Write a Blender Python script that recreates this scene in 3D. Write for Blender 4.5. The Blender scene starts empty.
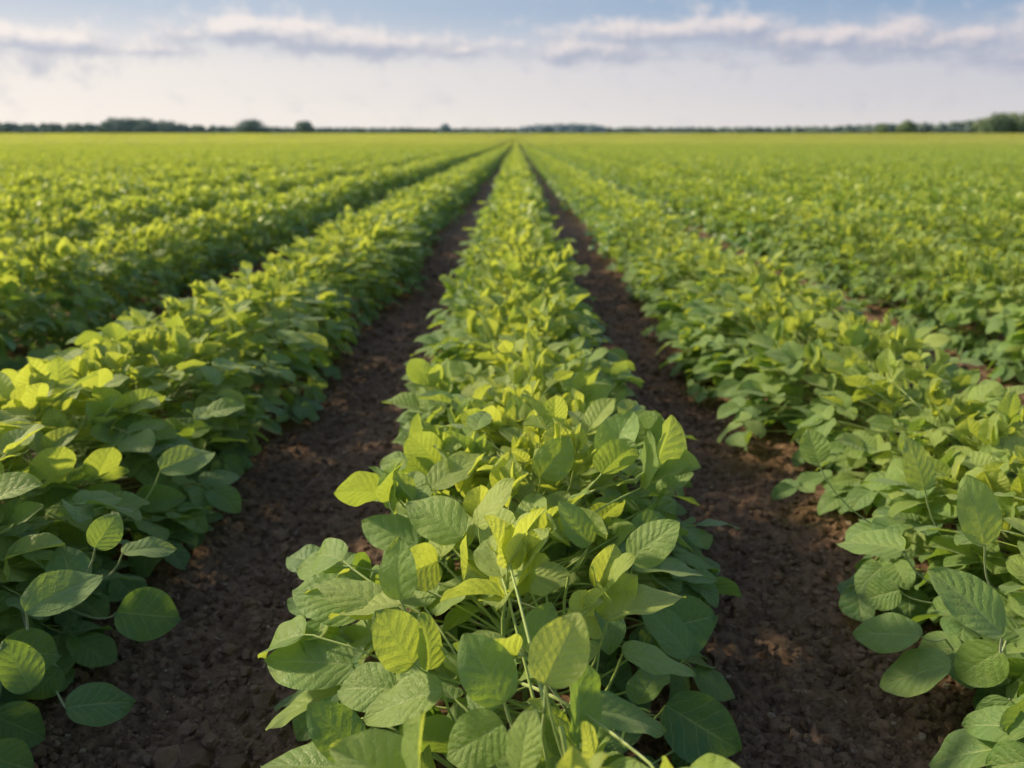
import bpy, math, random
import numpy as np
from mathutils import Vector, Matrix

R = math.radians
scene = bpy.context.scene
col = scene.collection

# ------------------------------------------------------------------ layout
CAM_H = 0.70
FPX = 796.4
PITCH = math.atan((384 - 141) / FPX)
CAM = np.array([0.0, 0.0, CAM_H])
S_LEFT, S_RIGHT = 0.825, 0.795
PLANT_STEP = 0.066
SUN_AZ, SUN_EL = R(-72), R(30)          # azimuth from +Y (view direction), negative = to the left

def row_x(k):
    return -S_LEFT * abs(k) - (0.06 if k <= -2 else 0.0) if k < 0 else S_RIGHT * k + (0.085 if k >= 2 else 0.0)

def rise(y):
    """the far field climbs very gently"""
    y = np.asarray(y, float)
    return 5.8 * (np.clip(y - 45, 0, 575) / 575) ** 1.5

def project(x, y, z):
    """world -> picture position, only used to choose which plants are worth building one by one"""
    dy, dz = y, z - CAM_H
    c, s = math.cos(PITCH), math.sin(PITCH)
    zc = dy * c - dz * s
    yc = dy * s + dz * c
    if zc < 0.05:
        return None
    return 516 + FPX * x / zc, 384 - FPX * yc / zc, zc

# ------------------------------------------------------------------ node helpers
def new_mat(name):
    m = bpy.data.materials.new(name)
    m.use_nodes = True
    nt = m.node_tree
    nt.nodes.clear()
    out = nt.nodes.new('ShaderNodeOutputMaterial')
    return m, nt, out

class NB:
    def __init__(self, nt): self.nt = nt
    def node(self, t, **kw):
        n = self.nt.nodes.new(t)
        for k, v in kw.items(): setattr(n, k, v)
        return n
    def put(self, sock, v):
        if isinstance(v, bpy.types.NodeSocket): self.nt.links.new(v, sock)
        elif v is not None: sock.default_value = v
    def math(self, op, a, b=None, c=None, clamp=False):
        n = self.node('ShaderNodeMath', operation=op, use_clamp=clamp)
        self.put(n.inputs[0], a)
        if b is not None: self.put(n.inputs[1], b)
        if c is not None: self.put(n.inputs[2], c)
        return n.outputs[0]
    def vmath(self, op, a, b=None):
        n = self.node('ShaderNodeVectorMath', operation=op)
        self.put(n.inputs[0], a)
        if b is not None: self.put(n.inputs[1], b)
        return n.outputs[0]
    def mix(self, f, a, b, mode='MIX'):
        n = self.node('ShaderNodeMix', data_type='RGBA', blend_type=mode, clamp_factor=True)
        self.put(n.inputs[0], f); self.put(n.inputs[6], a); self.put(n.inputs[7], b)
        return n.outputs[2]
    def smooth(self, v, lo, hi, a=0.0, b=1.0):
        n = self.node('ShaderNodeMapRange', interpolation_type='SMOOTHSTEP')
        self.put(n.inputs['Value'], v)
        for k, x in zip(('From Min', 'From Max', 'To Min', 'To Max'), (lo, hi, a, b)): self.put(n.inputs[k], x)
        return n.outputs[0]
    def noise(self, vec, scale, detail=3, rough=0.55, lac=2.0, out=0):
        n = self.node('ShaderNodeTexNoise')
        if vec is not None: self.put(n.inputs['Vector'], vec)
        n.inputs['Scale'].default_value = scale; n.inputs['Detail'].default_value = detail
        n.inputs['Roughness'].default_value = rough; n.inputs['Lacunarity'].default_value = lac
        return n.outputs[out]
    def attr(self, name):
        n = self.node('ShaderNodeAttribute', attribute_name=name)
        return n
    def sep(self, v):
        n = self.node('ShaderNodeSeparateXYZ'); self.put(n.inputs[0], v); return n.outputs
    def comb(self, x, y, z):
        n = self.node('ShaderNodeCombineXYZ')
        self.put(n.inputs[0], x); self.put(n.inputs[1], y); self.put(n.inputs[2], z)
        return n.outputs[0]

def rgb(r, g, b): return (r, g, b, 1.0)

# ------------------------------------------------------------------ materials
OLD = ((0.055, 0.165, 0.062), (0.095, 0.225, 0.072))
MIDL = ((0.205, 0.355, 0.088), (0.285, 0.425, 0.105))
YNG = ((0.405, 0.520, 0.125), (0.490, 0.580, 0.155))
TR = ((0.32, 0.54, 0.050), (0.82, 0.89, 0.100))
def leaf_material():
    m, nt, out = new_mat('soybean_leaf')
    b = NB(nt)
    tone = b.attr('tone').outputs['Fac']
    rnd = b.attr('rnd').outputs['Fac']
    uv = b.node('ShaderNodeUVMap').outputs[0]
    u, v, _ = b.sep(uv)
    s = b.math('ABSOLUTE', b.math('MULTIPLY', b.math('SUBTRACT', v, 0.5), 2.0))     # 0 on the midrib, 1 on the edge
    # small wobble keeps the veins from being ruled lines
    vec = b.comb(b.math('MULTIPLY', u, 6.0), b.math('MULTIPLY', v, 6.0), b.math('MULTIPLY', rnd, 37.0))
    wob = b.math('SUBTRACT', b.noise(vec, 1.0, 2), 0.5)
    q = b.math('SUBTRACT', u, b.math('MULTIPLY', b.math('POWER', s, 0.8), 0.26))
    q = b.math('ADD', q, b.math('MULTIPLY', wob, 0.10))
    ph = b.math('MULTIPLY', q, b.smooth(rnd, 0.0, 1.0, 5.6, 8.2))
    tri = b.math('PINGPONG', ph, 0.5)                                               # 0 at a vein, 0.5 between
    vein = b.smooth(tri, 0.0, 0.06, 1.0, 0.0)
    vein = b.math('MULTIPLY', vein, b.smooth(s, 0.75, 1.0, 1.0, 0.2))
    mid = b.smooth(s, 0.0, 0.055, 1.0, 0.0)
    allv = b.math('MAXIMUM', vein, mid)
    # net of small veins
    vor = b.node('ShaderNodeTexVoronoi', feature='DISTANCE_TO_EDGE')
    b.put(vor.inputs['Vector'], vec); vor.inputs['Scale'].default_value = 4.2
    net = b.smooth(vor.outputs['Distance'], 0.0, 0.12, 1.0, 0.0)
    # colour by age, plus glow and shade put into the placed leaves' tone
    old = b.mix(rnd, rgb(*OLD[0]), rgb(*OLD[1]))
    midc = b.mix(rnd, rgb(*MIDL[0]), rgb(*MIDL[1]))
    young = b.mix(rnd, rgb(*YNG[0]), rgb(*YNG[1]))
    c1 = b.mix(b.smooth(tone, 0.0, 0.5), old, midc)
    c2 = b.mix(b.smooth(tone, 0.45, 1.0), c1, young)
    geo = b.node('ShaderNodeNewGeometry')
    blot = b.noise(geo.outputs['Position'], 55.0, 3)
    c3 = b.mix(b.smooth(blot, 0.35, 0.75), c2, b.mix(0.35, c2, rgb(0.25, 0.33, 0.06)))
    # rare yellow and brown spots
    sp = b.noise(vec, 2.3, 2)
    spot = b.math('MULTIPLY', b.smooth(sp, 0.74, 0.78), b.smooth(rnd, 0.55, 0.7))
    c3 = b.mix(b.math('MULTIPLY', spot, 0.55), c3, rgb(0.30, 0.24, 0.07))
    c4 = b.mix(b.math("MULTIPLY", allv, 0.6), c3, rgb(0.46, 0.56, 0.20))
    c4 = b.mix(b.math('MULTIPLY', net, 0.10), c4, rgb(0.30, 0.40, 0.10))
    back = b.mix(0.45, c4, rgb(0.21, 0.30, 0.11))
    cf = b.mix(geo.outputs['Backfacing'], c4, back)
    pr = b.node('ShaderNodeBsdfPrincipled')
    b.put(pr.inputs['Base Color'], cf)
    rough = b.smooth(blot, 0.3, 0.8, 0.42, 0.58)
    b.put(pr.inputs['Roughness'], rough)
    pr.inputs['Specular IOR Level'].default_value = 0.55
    pr.inputs['Sheen Weight'].default_value = 0.20
    pr.inputs['Sheen Roughness'].default_value = 0.5
    # raised quilting between sunken veins
    hgt = b.math('MULTIPLY', b.math('POWER', b.math('MULTIPLY', tri, 2.0), 0.6), 1.0)
    hgt = b.math('MULTIPLY', hgt, b.smooth(s, 0.0, 0.16))
    hgt = b.math('MULTIPLY', hgt, 0.75)
    hgt = b.math('ADD', hgt, b.math('MULTIPLY', b.smooth(vor.outputs['Distance'], 0.0, 0.30), 0.22))
    hgt = b.math('ADD', hgt, b.math('MULTIPLY', b.noise(vec, 1.5, 3), 1.6))
    bump = b.node('ShaderNodeBump')
    bump.inputs['Strength'].default_value = 0.9
    bump.inputs['Distance'].default_value = 0.0012
    b.put(bump.inputs['Height'], hgt)
    b.put(pr.inputs['Normal'], bump.outputs[0])
    tr = b.node('ShaderNodeBsdfTranslucent')
    tc = b.mix(b.smooth(tone, 0.0, 1.0), rgb(*TR[0]), rgb(*TR[1]))
    tc = b.mix(b.math('MULTIPLY', allv, 0.40), tc, rgb(0.16, 0.30, 0.02))
    b.put(tr.inputs['Color'], tc)
    b.put(tr.inputs['Normal'], bump.outputs[0])
    mx = b.node('ShaderNodeMixShader')
    b.put(mx.inputs[0], b.smooth(tone, 0.0, 1.0, 0.34, 0.48))
    nt.links.new(pr.outputs[0], mx.inputs[1]); nt.links.new(tr.outputs[0], mx.inputs[2])
    nt.links.new(mx.outputs[0], out.inputs[0])
    return m

def leaf_material_far():
    m, nt, out = new_mat('soybean_leaf_distant')
    b = NB(nt)
    tone = b.attr('tone').outputs['Fac']; rnd = b.attr('rnd').outputs['Fac']
    geo = b.node('ShaderNodeNewGeometry')
    u, v, _ = b.sep(b.node('ShaderNodeUVMap').outputs[0])
    s = b.math('ABSOLUTE', b.math('MULTIPLY', b.math('SUBTRACT', v, 0.5), 2.0))
    old = b.mix(rnd, rgb(*OLD[0]), rgb(*OLD[1])); midc = b.mix(rnd, rgb(*MIDL[0]), rgb(*MIDL[1])); young = b.mix(rnd, rgb(*YNG[0]), rgb(*YNG[1]))
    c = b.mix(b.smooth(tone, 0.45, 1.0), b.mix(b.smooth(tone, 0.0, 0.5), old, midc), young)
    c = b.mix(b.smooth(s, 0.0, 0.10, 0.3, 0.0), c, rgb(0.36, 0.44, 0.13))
    c = b.mix(geo.outputs['Backfacing'], c, b.mix(0.45, c, rgb(0.21, 0.30, 0.11)))
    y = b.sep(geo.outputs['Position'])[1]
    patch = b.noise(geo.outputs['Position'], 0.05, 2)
    c = b.mix(b.smooth(y, 12.0, 180.0, 0.0, 0.65), c, b.mix(b.smooth(patch, 0.35, 0.65), rgb(0.44, 0.37, 0.15), rgb(0.52, 0.42, 0.18)))  # distance haze painted into the leaf colour, stronger with depth
    pr = b.node('ShaderNodeBsdfPrincipled'); b.put(pr.inputs['Base Color'], c)
    pr.inputs['Roughness'].default_value = 0.40; pr.inputs['Specular IOR Level'].default_value = 0.65; pr.inputs['Sheen Weight'].default_value = 0.15
    tr = b.node('ShaderNodeBsdfTranslucent')
    b.put(tr.inputs['Color'], b.mix(tone, rgb(*TR[0]), rgb(*TR[1])))
    mx = b.node('ShaderNodeMixShader'); b.put(mx.inputs[0], b.smooth(tone, 0.0, 1.0, 0.34, 0.48))
    nt.links.new(pr.outputs[0], mx.inputs[1]); nt.links.new(tr.outputs[0], mx.inputs[2]); nt.links.new(mx.outputs[0], out.inputs[0])
    return m

def stem_material():
    m, nt, out = new_mat('soybean_stem')
    b = NB(nt)
    geo = b.node('ShaderNodeNewGeometry')
    n = b.noise(geo.outputs['Position'], 120.0, 3)
    tone = b.attr('tone').outputs['Fac']
    c = b.mix(tone, rgb(0.20, 0.30, 0.05), rgb(0.38, 0.50, 0.10))
    c = b.mix(b.smooth(n, 0.35, 0.7), c, rgb(0.32, 0.42, 0.10))
    pr = b.node('ShaderNodeBsdfPrincipled')
    b.put(pr.inputs['Base Color'], c)
    pr.inputs['Roughness'].default_value = 0.5
    pr.inputs['Sheen Weight'].default_value = 0.5
    pr.inputs['Subsurface Weight'].default_value = 0.0
    bump = b.node('ShaderNodeBump'); bump.inputs['Strength'].default_value = 0.4; bump.inputs['Distance'].default_value = 0.0006
    b.put(bump.inputs['Height'], n); b.put(pr.inputs['Normal'], bump.outputs[0])
    nt.links.new(pr.outputs[0], out.inputs[0])
    return m

def soil_colour(b, pos):
    n1 = b.noise(pos, 3.0, 4, 0.6)
    n2 = b.noise(pos, 60.0, 4, 0.65)
    n3 = b.noise(pos, 420.0, 2, 0.6)
    c = b.mix(b.smooth(n1, 0.3, 0.7), rgb(0.082, 0.048, 0.030), rgb(0.162, 0.100, 0.064))
    c = b.mix(b.smooth(n2, 0.38, 0.68), c, rgb(0.240, 0.155, 0.102))
    c = b.mix(b.smooth(n3, 0.66, 0.76, 0.0, 0.75), c, rgb(0.27, 0.21, 0.16))
    c = b.mix(b.smooth(n2, 0.42, 0.26), c, rgb(0.034, 0.022, 0.016))
    return c, n2, n3

def soil_material(name='soil', ground=True):
    m, nt, out = new_mat(name)
    b = NB(nt)
    geo = b.node('ShaderNodeNewGeometry')
    pos = geo.outputs['Position']
    c, n2, n3 = soil_colour(b, pos)
    if not ground:
        r = b.attr('rnd').outputs['Fac']
        c = b.mix(b.smooth(r, 0.0, 0.8, 0.0, 0.75), b.mix(0.45, c, rgb(0.05, 0.03, 0.02)), rgb(0.27, 0.18, 0.125))
        c = b.mix(b.smooth(r, 0.93, 0.97, 0.0, 0.8), c, rgb(0.34, 0.28, 0.22))
    else:
        x, y, z = b.sep(pos)
        far = b.smooth(y, 560.0, 600.0)
        g = b.mix(b.noise(pos, 0.02, 3), rgb(0.10, 0.16, 0.03), rgb(0.17, 0.20, 0.05))
        c = b.mix(far, c, g)
    pr = b.node('ShaderNodeBsdfPrincipled')
    b.put(pr.inputs['Base Color'], c)
    b.put(pr.inputs['Roughness'], b.smooth(n2, 0.3, 0.7, 0.62, 0.92))
    pr.inputs['Specular IOR Level'].default_value = 0.15
    h = b.math('ADD', b.math('MULTIPLY', n2, 0.6), b.math('MULTIPLY', n3, 0.25))
    bump = b.node('ShaderNodeBump'); bump.inputs['Strength'].default_value = 0.8; bump.inputs['Distance'].default_value = 0.006
    b.put(bump.inputs['Height'], h); b.put(pr.inputs['Normal'], bump.outputs[0])
    nt.links.new(pr.outputs[0], out.inputs[0])
    return m

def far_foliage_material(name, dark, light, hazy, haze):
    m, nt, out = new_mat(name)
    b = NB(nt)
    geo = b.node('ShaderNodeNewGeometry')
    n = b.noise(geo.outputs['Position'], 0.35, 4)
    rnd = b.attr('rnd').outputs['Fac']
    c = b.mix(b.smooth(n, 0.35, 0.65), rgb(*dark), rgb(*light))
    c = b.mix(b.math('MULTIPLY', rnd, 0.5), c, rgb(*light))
    c = b.mix(haze, c, rgb(*hazy))  # aerial haze mixed straight into the foliage colour
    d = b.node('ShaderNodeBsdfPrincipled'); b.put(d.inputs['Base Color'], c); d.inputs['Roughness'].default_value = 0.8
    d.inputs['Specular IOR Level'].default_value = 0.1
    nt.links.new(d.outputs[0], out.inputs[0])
    return m

def plain_material(name, base, alt, scale, rough=0.8):
    m, nt, out = new_mat(name)
    b = NB(nt)
    geo = b.node('ShaderNodeNewGeometry')
    n = b.noise(geo.outputs['Position'], scale, 4)
    pr = b.node('ShaderNodeBsdfPrincipled')
    b.put(pr.inputs['Base Color'], b.mix(b.smooth(n, 0.3, 0.7), rgb(*base), rgb(*alt)))
    pr.inputs['Roughness'].default_value = rough
    nt.links.new(pr.outputs[0], out.inputs[0])
    return m

M_LEAF = leaf_material()
M_STEM = stem_material()
M_SOIL = soil_material('soil', True)
M_CLOD = soil_material('soil_clod', False)

# ------------------------------------------------------------------ geometry pieces (numpy)
class Piece:
    """vertices, quads, uv per vertex, tone and rnd per vertex, material index"""
    def __init__(self, v, f, uv, tone, rnd, mat):
        n = len(v)
        self.v = np.asarray(v, float); self.f = np.asarray(f, int)
        self.uv = np.asarray(uv, float)
        self.tone = np.full(n, tone) if np.isscalar(tone) else np.asarray(tone)
        self.rnd = np.full(n, rnd) if np.isscalar(rnd) else np.asarray(rnd)
        self.mat = np.full(len(self.f), mat) if np.isscalar(mat) else np.asarray(mat)
    def moved(self, M=None, t=None):
        v = self.v
        if M is not None: v = v @ np.asarray(M).T
        if t is not None: v = v + np.asarray(t)
        return Piece(v, self.f, self.uv, self.tone, self.rnd, self.mat)

def join(ps):
    off, V, F, U, T, Q, Mi = 0, [], [], [], [], [], []
    for p in ps:
        V.append(p.v); F.append(p.f + off); U.append(p.uv); T.append(p.tone); Q.append(p.rnd); Mi.append(p.mat)
        off += len(p.v)
    return Piece(np.concatenate(V), np.concatenate(F), np.concatenate(U), np.concatenate(T), np.concatenate(Q), np.concatenate(Mi))

def to_mesh(name, p, mats=(0, 1), smooth=True):
    me = bpy.data.meshes.new(name)
    k = p.f.shape[1]
    nv, nf = len(p.v), len(p.f)
    me.vertices.add(nv); me.vertices.foreach_set('co', p.v.astype(np.float32).ravel())
    me.loops.add(nf * k); me.loops.foreach_set('vertex_index', p.f.astype(np.int32).ravel())
    me.polygons.add(nf)
    me.polygons.foreach_set('loop_start', np.arange(0, nf * k, k, dtype=np.int32))
    me.polygons.foreach_set('loop_total', np.full(nf, k, dtype=np.int32))
    used = sorted(set(p.mat.tolist()))
    for i in used: me.materials.append(MATS[i])
    me.polygons.foreach_set('material_index', np.searchsorted(used, p.mat).astype(np.int32))
    me.polygons.foreach_set('use_smooth', np.full(nf, smooth))
    uvl = me.uv_layers.new(name='UVMap')
    uvl.data.foreach_set('uv', p.uv[p.f.ravel()].astype(np.float32).ravel())
    for nm, arr in (('tone', p.tone), ('rnd', p.rnd)):
        a = me.attributes.new(nm, 'FLOAT', 'POINT')
        a.data.foreach_set('value', arr.astype(np.float32))
    me.update(); me.validate()
    return me

MATS = [M_LEAF, M_STEM, M_SOIL, M_CLOD]

def grid_faces(nu, nv):
    i = np.arange(nu)[:, None]; j = np.arange(nv)[None, :]
    a = i * (nv + 1) + j
    return np.stack([a, a + (nv + 1), a + (nv + 2), a + 1], -1).reshape(-1, 4)

def leaf_outline(t):
    return np.sin(np.pi * np.clip(t, 0, 1) ** 0.80) ** (0.47 + 0.27 * t)

def leaflet(rng, L, W, tone, nu, nv, fold=0.2, droop=0.5, twist=0.0, cup=0.0):
    t = np.linspace(0, 1, nu + 1) ** 1.0
    t = 0.5 - 0.5 * np.cos(np.pi * t) if nu > 6 else t
    s = np.linspace(-1, 1, nv + 1)
    T, Sg = np.meshgrid(t, s, indexing='ij')
    w = W / 2 * leaf_outline(T)
    asym = rng.uniform(-0.06, 0.06)
    y = Sg * w * (1 + asym * np.sign(Sg))
    z = fold * np.abs(y) + cup * (y * y) / (W / 2)
    x0 = T * L
    if nu > 6:
        # quilted surface: pillows between the side veins, wavy edge
        q = (T - 0.26 * np.abs(Sg) ** 0.8) * 7.0
        pil = np.abs(np.sin(np.pi * q)) ** 0.8
        z += 0.0005 * pil * np.minimum(1, np.abs(Sg) * 5) * (1 - 0.5 * np.abs(Sg)) * (L / 0.07)
        p1, p2, p3 = rng.uniform(0, 6.28, 3)
        z += 0.035 * W * np.sin(T * 9 + p1 + 1.2 * np.sign(Sg)) * Sg ** 2
        z += 0.05 * W * np.sin(T * 4 + p2) * Sg
        z += 0.02 * W * np.sin(T * 17 + p3) * np.abs(Sg) ** 3
    bend = droop * T ** 1.3
    # integrate the bend along the length
    tt = np.linspace(0, 1, 41)
    ang = droop * tt ** 1.3 - droop * 0.25
    cx = np.concatenate([[0], np.cumsum(np.cos((ang[1:] + ang[:-1]) / 2)) / 40])
    cz = np.concatenate([[0], -np.cumsum(np.sin((ang[1:] + ang[:-1]) / 2)) / 40])
    bx = np.interp(T, tt, cx) * L; bz = np.interp(T, tt, cz) * L
    a = np.interp(T, tt, ang)
    c_, s_ = np.cos(twist * T), np.sin(twist * T)
    y, z = y * c_ - z * s_, y * s_ + z * c_
    X = bx + z * np.sin(a); Z = bz + z * np.cos(a)
    V = np.stack([X, y, Z], -1).reshape(-1, 3)
    uv = np.stack([T, (Sg + 1) / 2], -1).reshape(-1, 2)
    return Piece(V, grid_faces(nu, nv), uv, tone, rng.uniform(0, 1), 0)

def tube(pts, radii, n=6, tone=0.5, mat=1, rnd=0.5):
    pts = np.asarray(pts, float); m = len(pts)
    tan = np.gradient(pts, axis=0); tan /= np.linalg.norm(tan, axis=1)[:, None] + 1e-12
    ref = np.array([0.31, 0.95, 0.05])
    a = np.cross(tan, ref); a /= np.linalg.norm(a, axis=1)[:, None] + 1e-9
    bb = np.cross(tan, a)
    th = np.linspace(0, 2 * np.pi, n + 1)
    V = pts[:, None, :] + np.asarray(radii)[:, None, None] * (np.cos(th)[None, :, None] * a[:, None, :] + np.sin(th)[None, :, None] * bb[:, None, :])
    uv = np.stack(np.meshgrid(np.linspace(0, 1, m), np.linspace(0, 1, n + 1), indexing='ij'), -1)
    return Piece(V.reshape(-1, 3), grid_faces(m - 1, n), uv.reshape(-1, 2), tone, rnd, mat)

def frame(direction, normal):
    x = np.asarray(direction, float); x /= np.linalg.norm(x)
    n = np.asarray(normal, float); n = n - x * n.dot(x)
    n /= np.linalg.norm(n) + 1e-9
    y = np.cross(n, x)
    return np.stack([x, y, n], 1)           # columns

def rot(axis, ang, v):
    axis = np.asarray(axis, float); axis = axis / np.linalg.norm(axis)
    v = np.asarray(v, float)
    return v * math.cos(ang) + np.cross(axis, v) * math.sin(ang) + axis * axis.dot(v) * (1 - math.cos(ang))

SUNV = np.array([math.sin(SUN_AZ) * math.cos(SUN_EL), math.cos(SUN_AZ) * math.cos(SUN_EL), math.sin(SUN_EL)])

def bezier(p0, p1, p2, n):
    t = np.linspace(0, 1, n)[:, None]
    return (1 - t) ** 2 * p0 + 2 * t * (1 - t) * p1 + t ** 2 * p2

def trifoliate(rng, base, tip_dir, plen, size, tone, res, openness, facing, rise, hang=0.0):
    """petiole from base, three leaflets at its end. openness 0 = folded up bud, 1 = spread flat"""
    nu, nv, tn = res
    up = np.array([0, 0, 1.0])
    end = base + tip_dir * plen
    midp = base + tip_dir * plen * 0.5 + up * plen * rise
    pts = bezier(base, midp, end, 7 if nu > 6 else 3)
    pet = [tube(pts, np.linspace(0.0016, 0.0010, len(pts)) * (0.7 + 0.3 * size / 0.065), tn, 0.35 + 0.6 * tone)]
    hd = tip_dir * np.array([1, 1, 0]); hd /= np.linalg.norm(hd) + 1e-6
    # blade plane: normal mixes up, sun direction and noise
    nrm = up * 1.0 + SUNV * facing + hd * 0.7 * hang + rng.normal(0, 0.30 - 0.12 * hang, 3)
    nrm /= np.linalg.norm(nrm)
    lift = (1 - openness) * 1.45 + rng.uniform(-0.15, 0.35) * (1 - hang) - 0.55 * hang
    leaves = []
    stalk = size * rng.uniform(0.22, 0.34)
    out_dir = hd * math.cos(lift) + up * math.sin(lift)
    tend = end + out_dir * stalk
    pet.append(tube(bezier(end, end + tip_dir * stalk * 0.5, tend, 3), [0.0011, 0.001, 0.0009], tn, 0.4 + 0.6 * tone))
    for k, (ang, org, sc) in enumerate(((0.0, tend, 1.0), (rng.uniform(1.0, 1.5), end, 0.94), (-rng.uniform(1.0, 1.5), end, 0.94))):
        d = rot(nrm, ang + rng.uniform(-0.15, 0.15), out_dir - nrm * out_dir.dot(nrm) * openness)
        d = d / np.linalg.norm(d)
        el = lift * 0.7 + rng.uniform(-0.45, 0.25) if k else lift + rng.uniform(-0.35, 0.1)
        side = np.cross(d, up); side /= np.linalg.norm(side) + 1e-6
        d = rot(side, el * 0.7, d)
        n2 = nrm + rng.normal(0, 0.22, 3)
        if k:   # side leaflets fold in a little towards the petiole
            n2 = n2 + out_dir * (1 - openness) * 0.8
        n2 = rot(d, rng.normal(0, 0.30), n2)
        L = size * sc * rng.uniform(0.90, 1.12); W = L * rng.uniform(0.66, 0.80) * (0.78 + 0.22 * min(1, openness + 0.3))
        lf = leaflet(rng, L, W, float(np.clip(tone + rng.normal(0, 0.06), 0, 1)), nu, nv,
                     fold=rng.uniform(0.05, 0.30) + (1 - openness) * 0.5,
                     droop=rng.uniform(0.15, 0.95) * (0.3 + 0.7 * openness), twist=rng.uniform(-0.35, 0.35), cup=rng.uniform(-0.25, 0.15))
        o = org
        if k: o = end + d * 0.004
        leaves.append(lf.moved(frame(d, n2), o))
    return pet, leaves

def grow_plant(seed, res, scale=1.0, leafsize=1.0, n_tri=22):
    """returns (stem piece, [(petiole pieces, leaflet pieces), ...]) around the origin, row running along Y"""
    rng = np.random.default_rng(seed)
    HW = 0.245 * scale * rng.uniform(0.92, 1.10)      # reach to each side
    HT = 0.272 * scale * rng.uniform(0.90, 1.08)      # canopy height
    H = HT * 0.86
    lean = rng.normal(0, 0.025, 2)
    nodes = 9
    sp = np.array([[lean[0] * (i / nodes) ** 2 + 0.003 * math.sin(i * 2.1 + seed), lean[1] * (i / nodes) ** 2 + 0.003 * math.cos(i * 1.7),
                    -0.012 + (H + 0.012) * i / nodes] for i in range(nodes + 1)])
    k = max(4, res[2])
    stem = tube(sp, np.linspace(0.0032, 0.0015, nodes + 1), k, np.linspace(0.15, 0.9, nodes + 1).repeat(k + 1))
    out = []
    for i in range(n_tri):
        f = (i + rng.uniform(0, 0.8)) / n_tri              # 0 low at the side, 1 at the top
        side = 1 if (i + seed) % 2 else -1
        th = R(100 * (1 - f ** 0.85)) * side + rng.normal(0, 0.10)
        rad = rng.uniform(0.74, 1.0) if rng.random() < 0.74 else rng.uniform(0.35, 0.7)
        st_, ct_ = math.sin(th), math.cos(th)
        tx = HW * math.copysign(abs(st_) ** 0.88, st_) * rad
        tz = HT * math.copysign(abs(ct_) ** 0.85, ct_) * rad + 0.028
        ty = rng.normal(0, 0.055)
        target = np.array([tx, ty, max(0.045, tz)])
        zi = min(nodes, max(1, int((target[2] * 0.72) / H * nodes + rng.uniform(-0.5, 0.8))))
        base = sp[zi]
        d = target - base; plen = np.linalg.norm(d); d /= plen
        low = min(1, abs(th) / R(90))
        size = (0.0660 - 0.009 * (1 - low)) * scale * leafsize * rng.uniform(0.85, 1.15)
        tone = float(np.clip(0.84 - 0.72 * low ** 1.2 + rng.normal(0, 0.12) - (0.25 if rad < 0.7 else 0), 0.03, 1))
        openness = float(np.clip(0.48 + 0.55 * low + rng.normal(0, 0.18), 0.2, 1))
        plen = max(0.03, plen - size * 0.45)
        out.append(trifoliate(rng, base, d, plen, size, tone, res, openness, facing=0.35, rise=0.16 * low + 0.03, hang=max(0.0, (low - 0.35) / 0.65)))
    for j in range(3):                                      # young upright leaves at the tip
        a = rng.uniform(0, 6.28); ev = R(rng.uniform(58, 82))
        d = np.array([math.cos(a) * math.cos(ev), math.sin(a) * math.cos(ev), math.sin(ev)])
        out.append(trifoliate(rng, sp[nodes - (j == 2)], d, rng.uniform(0.022, 0.06) * scale, (0.030 + 0.009 * j) * scale * leafsize, float(rng.uniform(0.85, 1.0)), res,
                              rng.uniform(0.15, 0.5), facing=0.2, rise=0.0))
    return stem, out

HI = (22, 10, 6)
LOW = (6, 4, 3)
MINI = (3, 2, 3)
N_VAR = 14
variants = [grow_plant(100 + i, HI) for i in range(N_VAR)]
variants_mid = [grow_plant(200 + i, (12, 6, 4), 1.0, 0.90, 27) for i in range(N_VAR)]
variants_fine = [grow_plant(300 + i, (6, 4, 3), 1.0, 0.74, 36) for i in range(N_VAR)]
for st, lv in variants + variants_mid + variants_fine:                       # keep every leaf above the ground
    for pet, lvs in lv:
        for p in lvs: p.v[:, 2] = np.maximum(p.v[:, 2], 0.012 + 0.25 * (p.v[:, 2] - 0.012) * (p.v[:, 2] < 0.012))

def mesh_bank(tag, vs=None):
    bank = []
    for i, (st, lv) in enumerate(vs or variants):
        stem_me = to_mesh('stem', st)
        if tag == 'leaflets':
            ls = [(to_mesh('leaf_stalk', join(pet)), [to_mesh('leaflet', p) for p in lvs]) for pet, lvs in lv]
        elif tag == 'leaves':
            ls = [to_mesh('leaf', join(pet + lvs)) for pet, lvs in lv]
        else:
            ls = to_mesh('foliage', join([q for pet, lvs in lv for q in pet + lvs]))
        bank.append((stem_me, ls))
    return bank
B_LEAFLETS, B_LEAVES, B_FOLIAGE = mesh_bank('leaflets'), mesh_bank('leaves'), mesh_bank('foliage')
B_FOLIAGE_MID, B_FOLIAGE_FINE = mesh_bank('foliage', variants_mid), mesh_bank('foliage', variants_fine)
def whole(vs): return [to_mesh('soybean_plant_whole', join([st] + [q for pet, lvs in lv for q in pet + lvs])) for st, lv in vs]
B_WHOLE = whole(variants); B_WHOLE_MID = whole(variants_mid); B_WHOLE_FINE = whole(variants_fine)
MID_Y, FINE_Y = 1.6, 2.8
def bank_for(y, a, b_, c): return a if y < MID_Y else b_ if y < FINE_Y else c

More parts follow.
